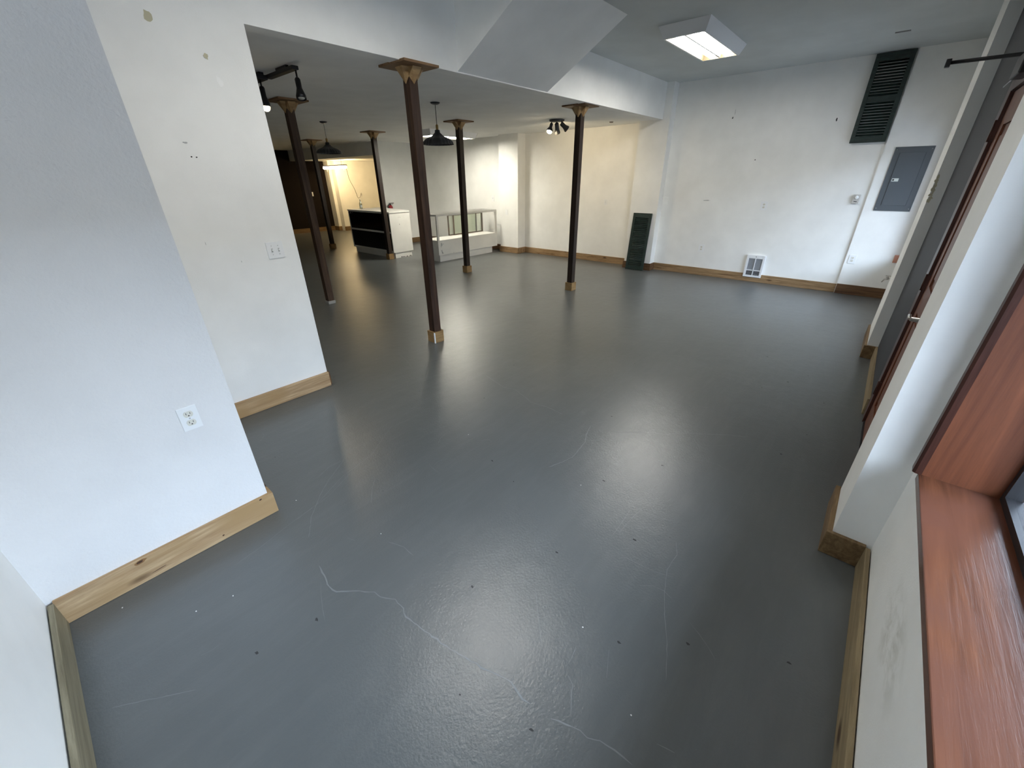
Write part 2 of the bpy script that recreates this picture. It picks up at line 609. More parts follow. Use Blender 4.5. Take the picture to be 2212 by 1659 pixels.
# dropped beam face
struct('wall_beam', MB().box(1.372, YB, ZL-0.006, 8.2, YB+0.14, ZH+0.06), 'wall')

# left walls
wl = MB().use('wall_rough').box(-0.62, 2.095, 0, 0.405, YB, ZH+0.05)
wl.use('mark_grey')
struct('wall_left', wl)
w2 = MB().use('wall').box(0.39, YB, 0, 1.372, YB+0.14, ZH+0.05)
ye = YB-0.0012


def wmark(mb, mat, x, z, rx, rz, wob=0.35, n=12):
    mb.use(mat).disc((x, ye, z), (1, 0, 0), (0, 0, 1), rx, rz, n, wob)


wmark(w2, 'mark_tan', 0.886, 2.416, 0.020, 0.024)
wmark(w2, 'mark_tan', 1.112, 2.281, 0.011, 0.016)
wmark(w2, 'mark_white', 1.148, 2.166, 0.017, 0.026)
wmark(w2, 'mark_dark', 0.877, 1.756, 0.0045, 0.004, 0.1)
wmark(w2, 'mark_dark', 0.903, 1.754, 0.0050, 0.0035, 0.1)
wmark(w2, 'mark_grey', 0.866, 1.830, 0.013, 0.004)
wmark(w2, 'mark_grey', 0.80, 1.26, 0.0015, 0.011)
wmark(w2, 'mark_grey', 0.975, 1.12, 0.0015, 0.007)
struct('wall_left_recess', w2)
struct('wall_near', MB().box(-0.62, -0.75, 0, -0.43, 2.1, ZH+0.05), 'wall')
struct('wall_far_left', MB().box(-2.0, YB, 0, -1.9, 15.4, ZL+0.05).box(-2.0, YB, 0, -0.6, YB+0.1, ZL+.05), 'wall')

# right wall: three lengths between the pilasters
wr = MB().use('wall').box(7.98, 0.28, 0, 8.2, 3.2, ZH+0.05).box(7.952, -0.75, 0, 8.2, 0.28, ZH+0.05)
xr = 7.9785


def rmark(y, z, ry, rz, mat='mark_dark', wob=0.4, x=None):
    wr.use(mat).disc((x or xr, y, z), (0, 1, 0), (0, 0, 1), ry, rz, 10, wob)


rmark(2.271, 2.432, .010, .012)
rmark(2.25, 2.50, .003, .035, 'mark_grey')
rmark(0.907, 2.299, .008, .02)
rmark(1.816, 1.843, .007, .008)
rmark(2.42, 1.25, .05, .008, 'mark_grey')
struct('wall_right', wr)
struct('wall_right_middle', MB().box(8.05, 3.2, 0, 8.2, 7.0, ZL+0.05), 'wall')
struct('wall_right_back', MB().box(8.0, 7.0, 0, 8.2, 10.3, ZL+0.05), 'wall')
struct('trim_1', MB().box(7.79, 3.2, 0, 8.1, 3.73, ZH+0.05).use('mark_dark')
       .disc((7.789, 3.42, 2.05), (0, 1, 0), (0, 0, 1), .006, .01, 8, .3)
       .disc((7.789, 3.50, 2.06), (0, 1, 0), (0, 0, 1), .004, .006, 8, .3), 'wall', 'white pilaster on the right wall behind the leaning shutter')
struct('trim_2', MB().box(7.79, 6.5, 0, 8.1, 7.06, ZL+0.02), 'wall', 'white pilaster on the right wall beside the glass display case')

# partition at the back, header and the back room
struct('wall_back', MB().box(6.66, 10.17, 0, 8.05, 10.29, ZL+0.05), 'wall')
struct('trim_3', MB().box(6.66, 10.29, 2.18, 6.74, 15.2, ZL+0.03), 'wall', 'header over the opening to the back room')
struct('wall_back_dark', MB().box(-2.0, 15.15, 0, 7.9, 15.35, ZL+0.05), 'dark_brown_wall')
struct('wall_back_room', MB().box(7.86, 14.6, 0, 10.0, 15.35, 2.25).box(7.76, 14.85, 0, 7.9, 15.3, 2.25).box(9.9, 10.2, 0, 10.0, 14.7, 2.25)
       .box(8.0, 10.2, 0, 10.0, 10.29, 2.25), 'wall')

# front wall with its windows and door
YF = -0.38
def front_paint():
    m = paint('front_wall_paint', (0.85, 0.85, 0.825), 0.62, 0.14, 130)
    nt = m.node_tree
    b = nt.nodes['Principled BSDF']
    base = b.inputs['Base Color'].links[0].from_socket
    v = coords(nt)
    # old scuff under the window sill: an irregular hand-sized rubbed patch
    d = N(nt, 'ShaderNodeVectorMath', operation='DISTANCE')
    mp = N(nt, 'ShaderNodeMapping')
    mp.inputs['Scale'].default_value = (1.0, 1.0, 2.2)
    nt.links.new(v, mp.inputs[0])
    d.inputs[1].default_value = (1.30, YF, 0.37*2.2)
    nt.links.new(mp.outputs[0], d.inputs[0])
    near = N(nt, 'ShaderNodeMapRange')
    near.inputs['From Min'].default_value = 0.28
    near.inputs['From Max'].default_value = 0.05
    nt.links.new(d.outputs['Value'], near.inputs['Value'])
    st = noise(nt, coords(nt, (9, 1, 16)), 1.0, 6, 0.65, 0.4)
    th = N(nt, 'ShaderNodeMapRange')
    th.inputs['From Min'].default_value = 0.42
    th.inputs['From Max'].default_value = 0.62
    nt.links.new(st, th.inputs['Value'])
    mu = N(nt, 'ShaderNodeMath', operation='MULTIPLY')
    nt.links.new(near.outputs[0], mu.inputs[0])
    nt.links.new(th.outputs[0], mu.inputs[1])
    nt.links.new(mixc(nt, mu.outputs[0], base, (0.60, 0.595, 0.545)), b.inputs['Base Color'])
    return m


MAT['front_wall'] = front_paint()
fwm = MB().use('front_wall')
fwm.box(-0.62, -0.62, 0, 2.02, YF, 0.585)                 # below window 1
fwm.box(-0.62, -0.62, HEAD, 2.02, YF, ZH+0.05)            # above
fwm.box(-0.62, -0.62, 0.585, -0.36, YF, HEAD)             # near end
fwm.box(1.945, -0.62, 0.585, 2.02, YF, HEAD)              # strip beside pillar
fwm.box(2.02, -0.62, 0, 2.40, -0.235, ZH+0.05)            # near pillar
fwm.box(5.08, -0.62, 0, 5.85, -0.220, ZH+0.05)            # far pillar
fwm.box(5.85, -0.62, 0, 7.96, -0.34, 0.585).box(5.85, -0.62, HEAD, 7.96, -0.34, ZH+0.05)
fwm.box(5.85, -0.62, .585, 5.95, -0.34, HEAD).box(7.85, -0.62, .585, 7.96, -0.34, HEAD)
fwm.use('spackle')
for k in range(9):
    fwm.disc((5.0785, -0.232+random.uniform(-.004, .006), 1.42+k*0.022), (0, 1, 0), (0, 0, 1), random.uniform(.006, .014), random.uniform(.01, .018), 9, .4)
struct('wall_front', fwm)
# slate painted recess around the door
struct('wall_door_recess', MB().box(3.71, -0.62, 0, 5.08, -0.305, ZH+.05).box(2.40, -0.62, 2.07, 3.71, -0.305, ZH+.05)
       .box(2.40, -0.62, 0, 2.47, -0.305, 2.07), 'slate_wall')

# outside: pavement, street and the dark buildings opposite
struct('ground_street', MB().box(-30, -40, -0.35, 40, -0.62, -0.15), 'sidewalk')
struct('wall_across_street', MB().box(-30, -18, -0.2, 40, -14, 4.5), 'street_wall')


struct('wall_canopy', MB().box(-3, -1.60, 2.22, 9.5, -0.62, 2.30), 'canopy')


# windows
def make_window(name, x0, x1, z0, z1, ywall):
    root = bpy.data.objects.new(name, None)
    COL.objects.link(root)
    root.location = (x0, -0.60, z0)
    root['kind'] = 'structure'
    w, h = x1-x0, z1-z0
    d = ywall+0.60
    MB().box(-0.01, -0.01, -0.03, w+0.01, d+0.004, 0.0, bev=0.003).build('window_sill', 'sill', root)
    MB().box(w, 0, 0, w+0.016, d, h).build('jamb', 'jamb', root)
    MB().box(-0.016, 0, 0, 0, d, h).build('jamb', 'jamb', root)
    MB().box(-0.016, 0, h, w+0.016, d, h+0.016).build('head_jamb', 'jamb', root)
    for xa, xb in ((w-0.004, w+0.052), (-0.052, 0.004)):
        mb = MB()
        pr = [(xa, d-0.004), (xb, d-0.004), (xb, d+0.012), (xb-0.006, d+0.02), (xa+0.010, d+0.022), (xa+0.002, d+0.014)] if xa > 0 else \
             [(xa, d-0.004), (xb, d-0.004), (xb-0.002, d+0.014), (xb-0.010, d+0.022), (xa+0.006, d+0.02), (xa, d+0.012)]
        mb.prism(pr, -0.02 if xa < 0 else 0.0, h+0.05)
        mb.build('casing', 'trim_dark', root)
    fr = MB()
    t = 0.028
    fr.box(0, -0.03, 0, t, 0.012, h).box(w-t, -0.03, 0, w, 0.012, h).box(t, -0.03, 0, w-t, 0.012, t).box(t, -0.03, h-t, w-t, 0.012, h)
    fr.build('window_frame', 'black_frame', root)
    MB().box(t, -0.012, t, w-t, -0.006, h-t).build('pane', 'glass', root)
    return root


make_window('window_1', -0.34, 1.93, 0.60, HEAD, YF)
make_window('window_2', 5.97, 7.83, 0.60, HEAD, -0.34)

# door in the recess: brown frame, slab with glazed upper light, hinges, lever
dr = bpy.data.objects.new('door_1', None)
COL.objects.link(dr)
dr.location = (2.47, -0.335, 0.0)
dr['kind'] = 'structure'
fr = MB()
fr.box(1.115, -0.12, 0, 1.24, 0.036, 2.06, bev=0.002).box(0, -0.12, 0, 0.10, 0.036, 2.06, bev=0.002).box(0.10, -0.12, 1.995, 1.115, 0.036, 2.06)
fr.build('door_frame', 'trim_dark', dr)
sl = MB()
sl.box(0.105, -0.03, 0.012, 0.24, 0.020, 1.99).box(0.985, -0.03, 0.012, 1.11, 0.020, 1.99)
sl.box(0.24, -0.03, 0.012, 0.985, 0.020, 0.2).box(0.24, -0.03, 1.84, 0.985, 0.020, 1.99).box(0.24, -0.03, 0.86, 0.985, 0.020, 1.02)
sl.box(0.24, -0.025, 0.2, 0.985, 0.010, 1.84)
slo = sl.build('door_slab', 'door_wood', dr)
for z0, z1 in ((0.25, 0.81), (1.07, 1.79)):
    MB().box(0.29, 0.008, z0, 0.935, 0.018, z1, bev=0.004).build('raised_panel', 'door_wood', slo)
MB().box(0.42, 0.019, 0.90, 0.62, 0.030, 1.16, bev=0.004).build('lock_plate', plain('dull_bronze', (0.22, 0.13, 0.105), 0.4, 0.4), slo)
for z in (0.28, 1.02, 1.82):
    MB().box(1.10, 0.0, z-.045, 1.135, 0.0375, z+.045).tube([(1.113, 0.040, z-.05), (1.113, 0.040, z+.05)], 0.005).build('hinge', 'trim_dark', dr)
hd = MB().lathe([(0.0, 0.0), (0.027, 0.0), (0.027, 0.008), (0.012, 0.012), (0.011, 0.05), (0.0, 0.05)], n=16).xform(Matrix.Rotation(-PI/2, 4, 'X'))
hd.tube([(0, 0.05, 0), (0.03, 0.054, 0), (0.11, 0.05, -0.006)], 0.009)
hd.xform(Matrix.Translation((0.47, 0.030, 0.935)))
hd.build('door_handle', 'silver', dr)
MB().box(0.0, -0.16, 0, 1.24, 0.03, 0.012).build('threshold', 'black_metal', dr)

# baseboards
H_ = 0.13
T_ = 0.02
xb, xe = -0.43, 0.42


def board_x(name, x0, x1, yf, ywall, mat):
    """board along X, front face at yf, back at ywall"""
    b0 = MB().box(x0, yf, 0.001, x1, ywall, H_, bev=0.003)
    return struct(name, b0, mat)


def board_y(name, y0, y1, xf, xwall, mat, h=H_):
    b0 = MB().box(xf, y0, 0.001, xwall, y1, h, bev=0.003)
    return struct(name, b0, mat)


MAT['knot'] = plain('dark_knot', (0.06, 0.026, 0.012), 0.6)
MAT['knot_ring'] = plain('knot_ring', (0.23, 0.12, 0.045), 0.6)
bl = MB().use('pine')
bl.box(-0.41, 2.075, 0.001, 0.425, 2.095, H_, bev=0.003)
bl.box(0.405, 2.095, 0.001, 0.425, YB-0.02, H_, bev=0.003)
for k, (x, z, rx, rz) in enumerate(((-0.140, 0.117, .011, .006),(0.163, 0.030, .005, .004),(-0.096, 0.033, .030, .0016),(0.363, 0.123, .007, .005))):
    if k == 0:
        bl.use('knot_ring').disc((x+.003, 2.0746, z), (1, 0, .12), (0, 0, 1), rx*2.0, rz*1.7, 16, .12)
    bl.use('knot').disc((x, 2.0742, z), (1, 0, .1), (0, 0, 1), rx, rz, 14, .15)
struct('baseboard_left', bl)
b2 = MB().use('pine').box(0.425, YB-0.022, 0.001, 1.375, YB, H_, bev=0.003)
b2.use('oak_dark').box(1.372, YB, 0.001, 1.394, YB+0.14, H_-0.01, bev=0.003)
struct('baseboard_left_recess', b2)
board_y('baseboard_near', -0.36, 2.075, -0.407, -0.425, 'pine_y')
board_x('baseboard_front', -0.40, 2.0, YF+0.022, YF+0.004, 'pine_grey')
bp = MB().box(2.0, -0.36, 0.001, 2.02, -0.213, H_, bev=0.003).box(2.02, -0.213, 0.001, 2.42, -0.235, H_, bev=0.003)
struct('baseboard_front_pillar', bp, 'oak_x')
bp = MB().box(5.06, -0.305, 0.001, 5.08, -0.200, H_, bev=0.003).box(5.08, -0.200, 0.001, 5.87, -0.220, H_, bev=0.003)
struct('baseboard_far_pillar', bp, 'oak_x')
board_x('baseboard_door', 3.72, 5.06, -0.287, -0.305, 'pine_grey')
br = MB().use('oak_y').box(7.96, 0.28, 0.001, 7.98, 1.32, H_, bev=0.003).box(7.96, 1.32, 0.001, 7.98, 1.58, 0.075, bev=0.003).box(7.96, 1.58, 0.001, 7.98, 3.2, H_, bev=0.003)
br.use('oak_dark').box(7.932, -0.34, 0.001, 7.952, 0.275, H_+0.012, bev=0.003)
struct('baseboard_right', br)
bq = MB().use('oak_dark').box(7.77, 3.18, 0.001, 7.96, 3.2, H_, bev=0.003).box(7.77, 3.2, 0.001, 7.79, 3.75, H_, bev=0.003)
struct('baseboard_right_pilaster', bq)
board_y('baseboard_right_middle', 3.75, 6.48, 8.03, 8.05, 'oak_y')
bq = MB().box(7.77, 6.48, 0.001, 8.05, 6.5, H_, bev=0.003).box(7.77, 6.5, 0.001, 7.79, 7.08, H_, bev=0.003)
struct('baseboard_corner_pilaster', bq, 'oak_y')
board_y('baseboard_right_back', 7.08, 10.15, 7.98, 8.0, 'oak_dark')
board_x('baseboard_back', 6.64, 7.98, 10.15, 10.17, 'oak_x')
bq = MB().box(-1.9, 15.13, 0.001, 7.74, 15.15, H_+.01).box(7.74, 14.83, 0.001, 7.86, 14.85, H_+.01).box(7.74, 14.85, 0.001, 7.76, 15.15, H_+.01).box(7.84, 14.58, 0.001, 9.9, 14.6, H_+.01)
struct('baseboard_back_room', bq, 'oak_x')


# ------------------------------------------------------------------ timber posts
def make_post(mat, base=True):
    """square post; origin on the floor at its centre"""
    r = bpy.data.objects.new('timber_post', None)
    r.empty_display_size = 0.1
    COL.objects.link(r)
    s = 0.0445
    MB().box(-s, -s, 0.0, s, s, ZL-0.018, bev=0.004).build('shaft', mat, r)
    MB().box(-0.18, -0.18, ZL-0.019, 0.18, 0.18, ZL-0.001, bev=0.002).build('cap_plate', 'plywood_dark', r)
    zt, zb = ZL-0.0195, ZL-0.138
    for k in range(4):
        g = MB()
        a, pr = s+0.0012, 0.066
        # wedge gusset: broad top under the plate, pointed foot against the post face
        v = [(-a, -a, zt), (a, -a, zt), (a*1.0, -a-pr, zt-0.004), (-a*1.0, -a-pr, zt-0.004), (-a*0.98, -a, zb+0.05), (a*0.98, -a, zb+0.05), (0, -a-0.004, zb)]
        f = [(0, 1, 2, 3), (3, 2, 6), (2, 1, 5), (2, 5, 6), (0, 3, 4), (3, 6, 4), (0, 4, 6, 5, 1)]
        g._new(v, f)
        g.xform(Matrix.Rotation(k*PI/2, 4, 'Z'))
        g.build('bracket', 'plywood', r)
    if base:
        b = 0.0625
        for k in range(4):
            t = MB().box(-b, -b, 0.001, b-0.019, -s-0.001, 0.125, bev=0.002)
            t.xform(Matrix.Rotation(k*PI/2, 4, 'Z'))
            t.build('base_board', 'trimblock', r)
    else:
        MB().box(-0.055, -0.055, 0.001, 0.055, 0.055, 0.045, bev=0.006).build('footing', 'concrete', r)
    return r


GP = 'timber support posts'
p0 = make_post('post_brown')
p0.location = (2.688, 3.444, 0)
tag(p0, 'nearest brown timber post, loose tan boards around its foot', 'post', GP)
# its boards have come loose: one stands away and shows its white back
for o in [c for c in p0.children if c.name.startswith('base_board')][:1]:
    o.rotation_euler = (0, 0, math.radians(-5))
    o.location = (0.012, -0.008, 0)
MB().box(-0.068, -0.066, 0.002, -0.058, -0.052, 0.12).build('filler_strip', 'white_plastic', p0)
p1 = make_post('post')
p1.location = (5.572, 3.548, 0)
tag(p1, 'dark timber post under the white beam, nearest to the leaning green shutter', 'post', GP)
dup(p1, (5.515, 5.888, 0), 'dark timber post standing in front of the glass display case', group=GP)
dup(p1, (5.43, 8.325, 0), 'dark timber post standing at the corner of the black fronted counter', group=GP)
dup(p1, (5.425, 10.93, 0), 'farthest timber post, in shade before the dark brown wall', group=GP)
p4 = make_post('post_faded', base=False)
p4.location = (2.71, 5.87, 0)
tag(p4, 'brown timber post on bare concrete footing beside the white wall end', 'post', GP)


# ------------------------------------------------------------------ wall plates
def wall_frame(face):
    """rotation so that local -Y faces into the room"""
    return {'-x': -PI/2, '-y': 0.0, '+x': PI/2, '+y': PI}[face]


def duplex(loc, face, label, w=0.072, h=0.116, cat='outlet', name='wall_outlet', plug=True, switch=0, group=None, mat='white_plastic'):
    r = thing(name, label, cat, loc, (0, 0, wall_frame(face)), group)
    p = MB().box(-w/2, -0.006, -h/2, w/2, -0.0002, h/2, bev=0.0025).build('cover_plate', mat, r)
    if plug:
        for z in (0.021, -0.021):
            s = MB()
            prof = []
            for k in range(20):
                a = 2*PI*k/20
                prof.append((0.0175*math.cos(a), max(-0.0135, min(0.0135, 0.0175*math.sin(a)))+z))
            s.prism(prof, -0.0085, -0.0055, 'Y')
            so = s.build('socket', 'cream_plastic', r)
            q = MB()
            q.box(-0.0085, -0.0092, z-0.001, -0.0065, -0.0084, z+0.008).box(0.006, -0.0092, z, 0.008, -0.0084, z+0.0075)
            q.lathe([(0.0, 0), (0.0026, 0)], n=10).build('slots', 'slot', so) if False else None
            q.box(-0.0025, -0.0092, z-0.009, 0.0025, -0.0084, z-0.0045)
            q.build('slots', 'slot', so)
        MB().box(-0.003, -0.0075, -0.003, 0.003, -0.0055, 0.003, bev=0.001).build('screw', 'screw', r)
    for k in range(switch):
        x = (k-(switch-1)/2)*0.046
        MB().box(x-0.005, -0.0075, -0.012, x+0.005, -0.0055, 0.012).build('toggle_slot', 'mark_grey', r)
        t = MB().box(x-0.0038, -0.018, -0.004, x+0.0038, -0.006, 0.006, bev=0.001).build('toggle', 'white_plastic', r)
        for z in (0.030, -0.030):
            MB().box(x-0.0025, -0.0072, z-0.0025, x+0.0025, -0.0055, z+0.0025, bev=0.0008).build('screw', 'screw', r)
    return r


duplex((0.2275, 2.0945, 0.685), '-y', 'white duplex outlet on the nearest left wall, low and right', w=0.072, h=0.113)
duplex((1.212, YB-0.0005, 1.17), '-y', 'white double toggle switch plate near the left wall corner', 'switch' and 0.116, 0.114, 'switch', 'light_switch', False, 2)
duplex((7.9795, 1.535, 1.19), '-x', 'white outlet in the middle of the right wall', w=0.095, h=0.127)
duplex((7.9795, 2.363, 0.47), '-x', 'white outlet low on the right wall, left of the heater', w=0.095, h=0.127)
duplex((7.9795, 3.14, 1.23), '-x', 'painted over blank plate on the right wall next to the pilaster', w=0.08, h=0.125, plug=False, name='blank_plate', cat='wall plate', mat='wall')
duplex((7.9515, 0.20, 0.506), '-x', 'white outlet low on the right wall under the grey panel', w=0.088, h=0.125)
duplex((8.0495, 4.40, 1.172), '-x', 'small white switch on the cream lit wall between the pilasters', w=0.072, h=0.105, plug=False, switch=1, name='light_switch', cat='switch')
duplex((7.7895, 6.845, 0.91), '-x', 'small white plate on the pilaster beside the display case', w=0.072, h=0.112, plug=False, name='blank_plate', cat='wall plate')
duplex((7.9995, 7.47, 1.187), '-x', 'white switch plate on the wall above the glass display case', w=0.08, h=0.128, plug=False, switch=1, name='light_switch', cat='switch')
duplex((7.16, 15.1495, 1.204), '-y', 'small cream switch plate on the dark brown back wall', w=0.085, h=0.13, plug=False, switch=1, name='light_switch', cat='switch')

# thermostat
th = thing('thermostat', 'grey thermostat with round dial near the right wall edge', 'thermostat', (7.9795, 0.396, 1.312), (0, 0, wall_frame('-x')))
MB().box(-0.042, -0.03, -0.058, 0.042, -0.0005, 0.058, bev=0.004).build('body', plain('thermostat_grey', (0.52, 0.50, 0.47), 0.4), th)
MB().lathe([(0.0, 0.0), (0.022, 0.0), (0.024, 0.004), (0.020, 0.014), (0.0, 0.015)], n=20).xform(Matrix.Translation((0, -0.03, 0.022)) @ Matrix.Rotation(PI/2, 4, 'X')).build('dial', 'white_plastic', th)
MB().box(-0.018, -0.0315, -0.036, 0.018, -0.0298, -0.028).build('label_strip', 'slot', th)

# wall heater
ht = thing('wall_heater', 'white wall heater with grey grille set in the right wall baseboard', 'heater', (7.9795, 1.452, 0.08), (0, 0, wall_frame('-x')))
W2, HH = 0.138, 0.358
f = MB()
f.box(-W2, -0.035, 0, -W2+0.035, -0.0005, HH, bev=0.004).box(W2-0.035, -0.035, 0, W2, -0.0005, HH, bev=0.004)
f.box(-W2+0.03, -0.034, HH-0.055, W2-0.03, -0.0005, HH, bev=0.003).box(-W2+0.03, -0.034, 0, W2-0.03, -0.0005, 0.03, bev=0.003)
f.box(-0.006, -0.034, 0.03, 0.006, -0.0005, HH-0.05).box(-W2+0.03, -0.034, 0.105, W2-0.03, -0.0005, 0.118)
f.build('frame', 'white_metal', ht)
for sx0, sx1 in ((-W2+0.035, -0.006), (0.006, W2-0.035)):
    g = MB().box(sx0, -0.018, 0.118, sx1, -0.004, HH-0.055)
    for k in range(22):
        z = 0.124+k*0.0083
        g.box(sx0, -0.026, z, sx1, -0.018, z+0.003)
    g.build('grille', 'grille', ht)
    MB().box(sx0, -0.012, 0.03, sx1, -0.004, 0.105).build('vent_opening', 'slot', ht)
    l = MB()
    for k in range(4):
        l.box(sx0, -0.028, 0.042+k*0.017, sx1, -0.018, 0.045+k*0.017)
    l.build('louvre', 'grille', ht)
MB().box(-0.008, -0.0355, HH-0.03, 0.008, -0.034, HH-0.022).build('badge', 'slot', ht)

# electrical panel
ep = thing('electrical_panel', 'grey metal breaker panel on the right wall', 'electrical panel', (7.9515, -0.028, 1.172), (0, 0, wall_frame('-x')))
MB().box(-0.192, -0.012, 0, 0.192, -0.0005, 0.765, bev=0.003).build('frame', 'panel_grey', ep)
do = MB().box(-0.13, -0.018, 0.07, 0.125, -0.010, 0.70, bev=0.003).build('panel_door', 'panel_grey', ep)
MB().box(0.125, -0.0128, 0.07, 0.129, -0.0118, 0.70).box(-0.134, -0.0128, 0.07, -0.130, -0.0118, 0.70).build('seam', 'panel_line', ep)
lt = MB().box(-0.115, -0.021, 0.362, -0.045, -0.0175, 0.400, bev=0.001).build('latch', 'label_white', do)
MB().box(-0.108, -0.023, 0.371, -0.090, -0.0205, 0.391).build('latch_button', 'slot', lt)
for x, z in ((-0.17, 0.03), (0.17, 0.03), (-0.17, 0.735), (0.17, 0.735)):
    MB().lathe([(0.0, 0.0), (0.006, 0.0), (0.004, 0.003), (0, 0.003)], n=10).xform(Matrix.Translation((x, -0.012, z)) @ Matrix.Rotation(PI/2, 4, 'X')).build('screw', 'screw', ep)


# shutters
def make_shutter(w, h, label, loc, rot, mid=True):
    r = thing('louvered_shutter', label, 'shutter', loc, rot, 'green louvered shutters')
    st, d = 0.048, 0.028
    for x0, x1 in ((-w/2, -w/2+st), (w/2-st, w/2)):
        MB().box(x0, -d, 0, x1, 0, h, bev=0.003).build('stile', 'shutter', r)
    rails = [(0, 0.07), (h-0.08, h)] + ([(h*0.5-0.03, h*0.5+0.03)] if mid else [])
    for a, b in rails:
        MB().box(-w/2+st, -d+0.003, a, w/2-st, -0.003, b, bev=0.002).build('rail', 'shutter', r)
    rs = sorted(rails)
    for i in range(len(rs)-1):
        z0, z1 = rs[i][1], rs[i+1][0]
        n = int((z1-z0)/0.031)
        l = MB()
        for k in range(n):
            z = z0 + (k+0.5)*(z1-z0)/n
            q = MB()
            q.box(-w/2+st-0.004, -0.019, -0.0028, w/2-st+0.004, 0.019, 0.0028)
            q.xform(Matrix.Translation((0, -d/2, z)) @ Matrix.Rotation(math.radians(38+random.uniform(-5, 5)), 4, 'X'))
            me = bpy.data.meshes.new('tmp'); q.bm.to_mesh(me); q.bm.free(); l.bm.from_mesh(me); bpy.data.meshes.remove(me)
        l.build('slats', 'shutter', r)
    return r


make_shutter(0.385, 0.975, 'dark green louvered shutter hung high on the right wall under the ceiling', (7.948, 0.487, 2.005), (0, 0, wall_frame('-x')))
make_shutter(0.36, 1.02, 'dark green louvered shutter leaning on the white pilaster, feet on floor', (7.685, 3.452, 0.004), (-math.radians(5.6), 0, wall_frame('-x')), mid=False)

# small things low in the right corner, above the floor
r = thing('water_spigot', 'small grey spigot low on the right wall near the far pillar', 'spigot', (7.9515, -0.27, 0.29), (0, 0, wall_frame('-x')))
MB().lathe([(0.0, 0), (0.02, 0), (0.02, 0.006), (0.009, 0.008), (0.009, 0.05), (0, 0.05)], n=14).xform(Matrix.Rotation(PI/2, 4, 'X')).build('flange', 'silver', r)
MB().tube([(0, -0.045, 0), (-0.03, -0.05, -0.005), (-0.05, -0.05, -0.05)], 0.008).build('spout', 'silver', r)
MB().tube([(-0.03, -0.05, 0.04), (0.03, -0.05, 0.04)], 0.006).tube([(0, -0.048, 0), (0, -0.05, 0.04)], 0.005).build('handle', 'silver', r)
b = MB().box(7.925, -0.332, 0.51, 7.9515, -0.25, 0.612, bev=0.003).build('brick_block', 'terracotta')
tag(b, 'salmon coloured block on the right wall beyond the far pillar', 'block')

# ceiling details over the right wall
b = MB().box(6.975, 0.37, ZH-0.008, 7.005, 0.50, ZH-0.0002, bev=0.002).build('ceiling_vent_strip', plain('ceiling_vent_grey', (0.25, 0.25, 0.25), 0.6))
tag(b, 'thin grey strip on the high ceiling above the hung shutter', 'vent')
b = MB().lathe([(0.0, -0.012), (0.03, -0.012), (0.036, -0.0005), (0, -0.0005)], (7.5, 4.126, ZL), 18).build('ceiling_sensor', plain('sensor_dark', (0.16, 0.13, 0.11), 0.5))
tag(b, 'tiny dark disc on the low ceiling near the cream wall', 'ceiling sensor')

# door closer over the door
dc = thing('door_closer', 'black door closer with long arm reaching out over the doorway', 'door closer', (3.40, -0.292, 2.0))
MB().box(-0.38, 0.0, 0.0, -0.16, 0.045, 0.085, bev=0.006).build('body', 'black_metal', dc)
MB().tube([(-0.20, 0.022, 0.088), (-0.18, 0.03, 0.094), (-0.10, 0.277, 0.107)], 0.008, 8).build('arm', 'black_metal', dc)
MB().box(-0.118, 0.268, 0.088, -0.085, 0.288, 0.122, bev=0.003).build('arm_bracket', 'black_metal', dc)
MB().box(0.09, 0.0, 0.046, 0.50, 0.004, 0.052).build('cover_edge', 'grille', dc)


# ------------------------------------------------------------------ lights of the place
MAT['tube_white'] = glow('lit_fluorescent', (1.0, 0.97, 0.91), 27.0)
MAT['tube_front'] = glow('lit_front_fluorescent', (1.0, 0.97, 0.91), 46.0)
MAT['tube_back'] = glow('lit_back_fluorescent', (1.0, 0.95, 0.82), 80.0)
MAT['tube_warm'] = glow('lit_warm_tube', (1.0, 0.74, 0.40), 9.0)
MAT['bulb_warm'] = glow('lit_warm_bulb', (1.0, 0.80, 0.50), 40.0)
MAT['reflector'] = plain('warm_reflector', (0.075, 0.058, 0.028), 0.6)
MAT['ridge'] = plain('grey_ridge', (0.12, 0.12, 0.12), 0.5)


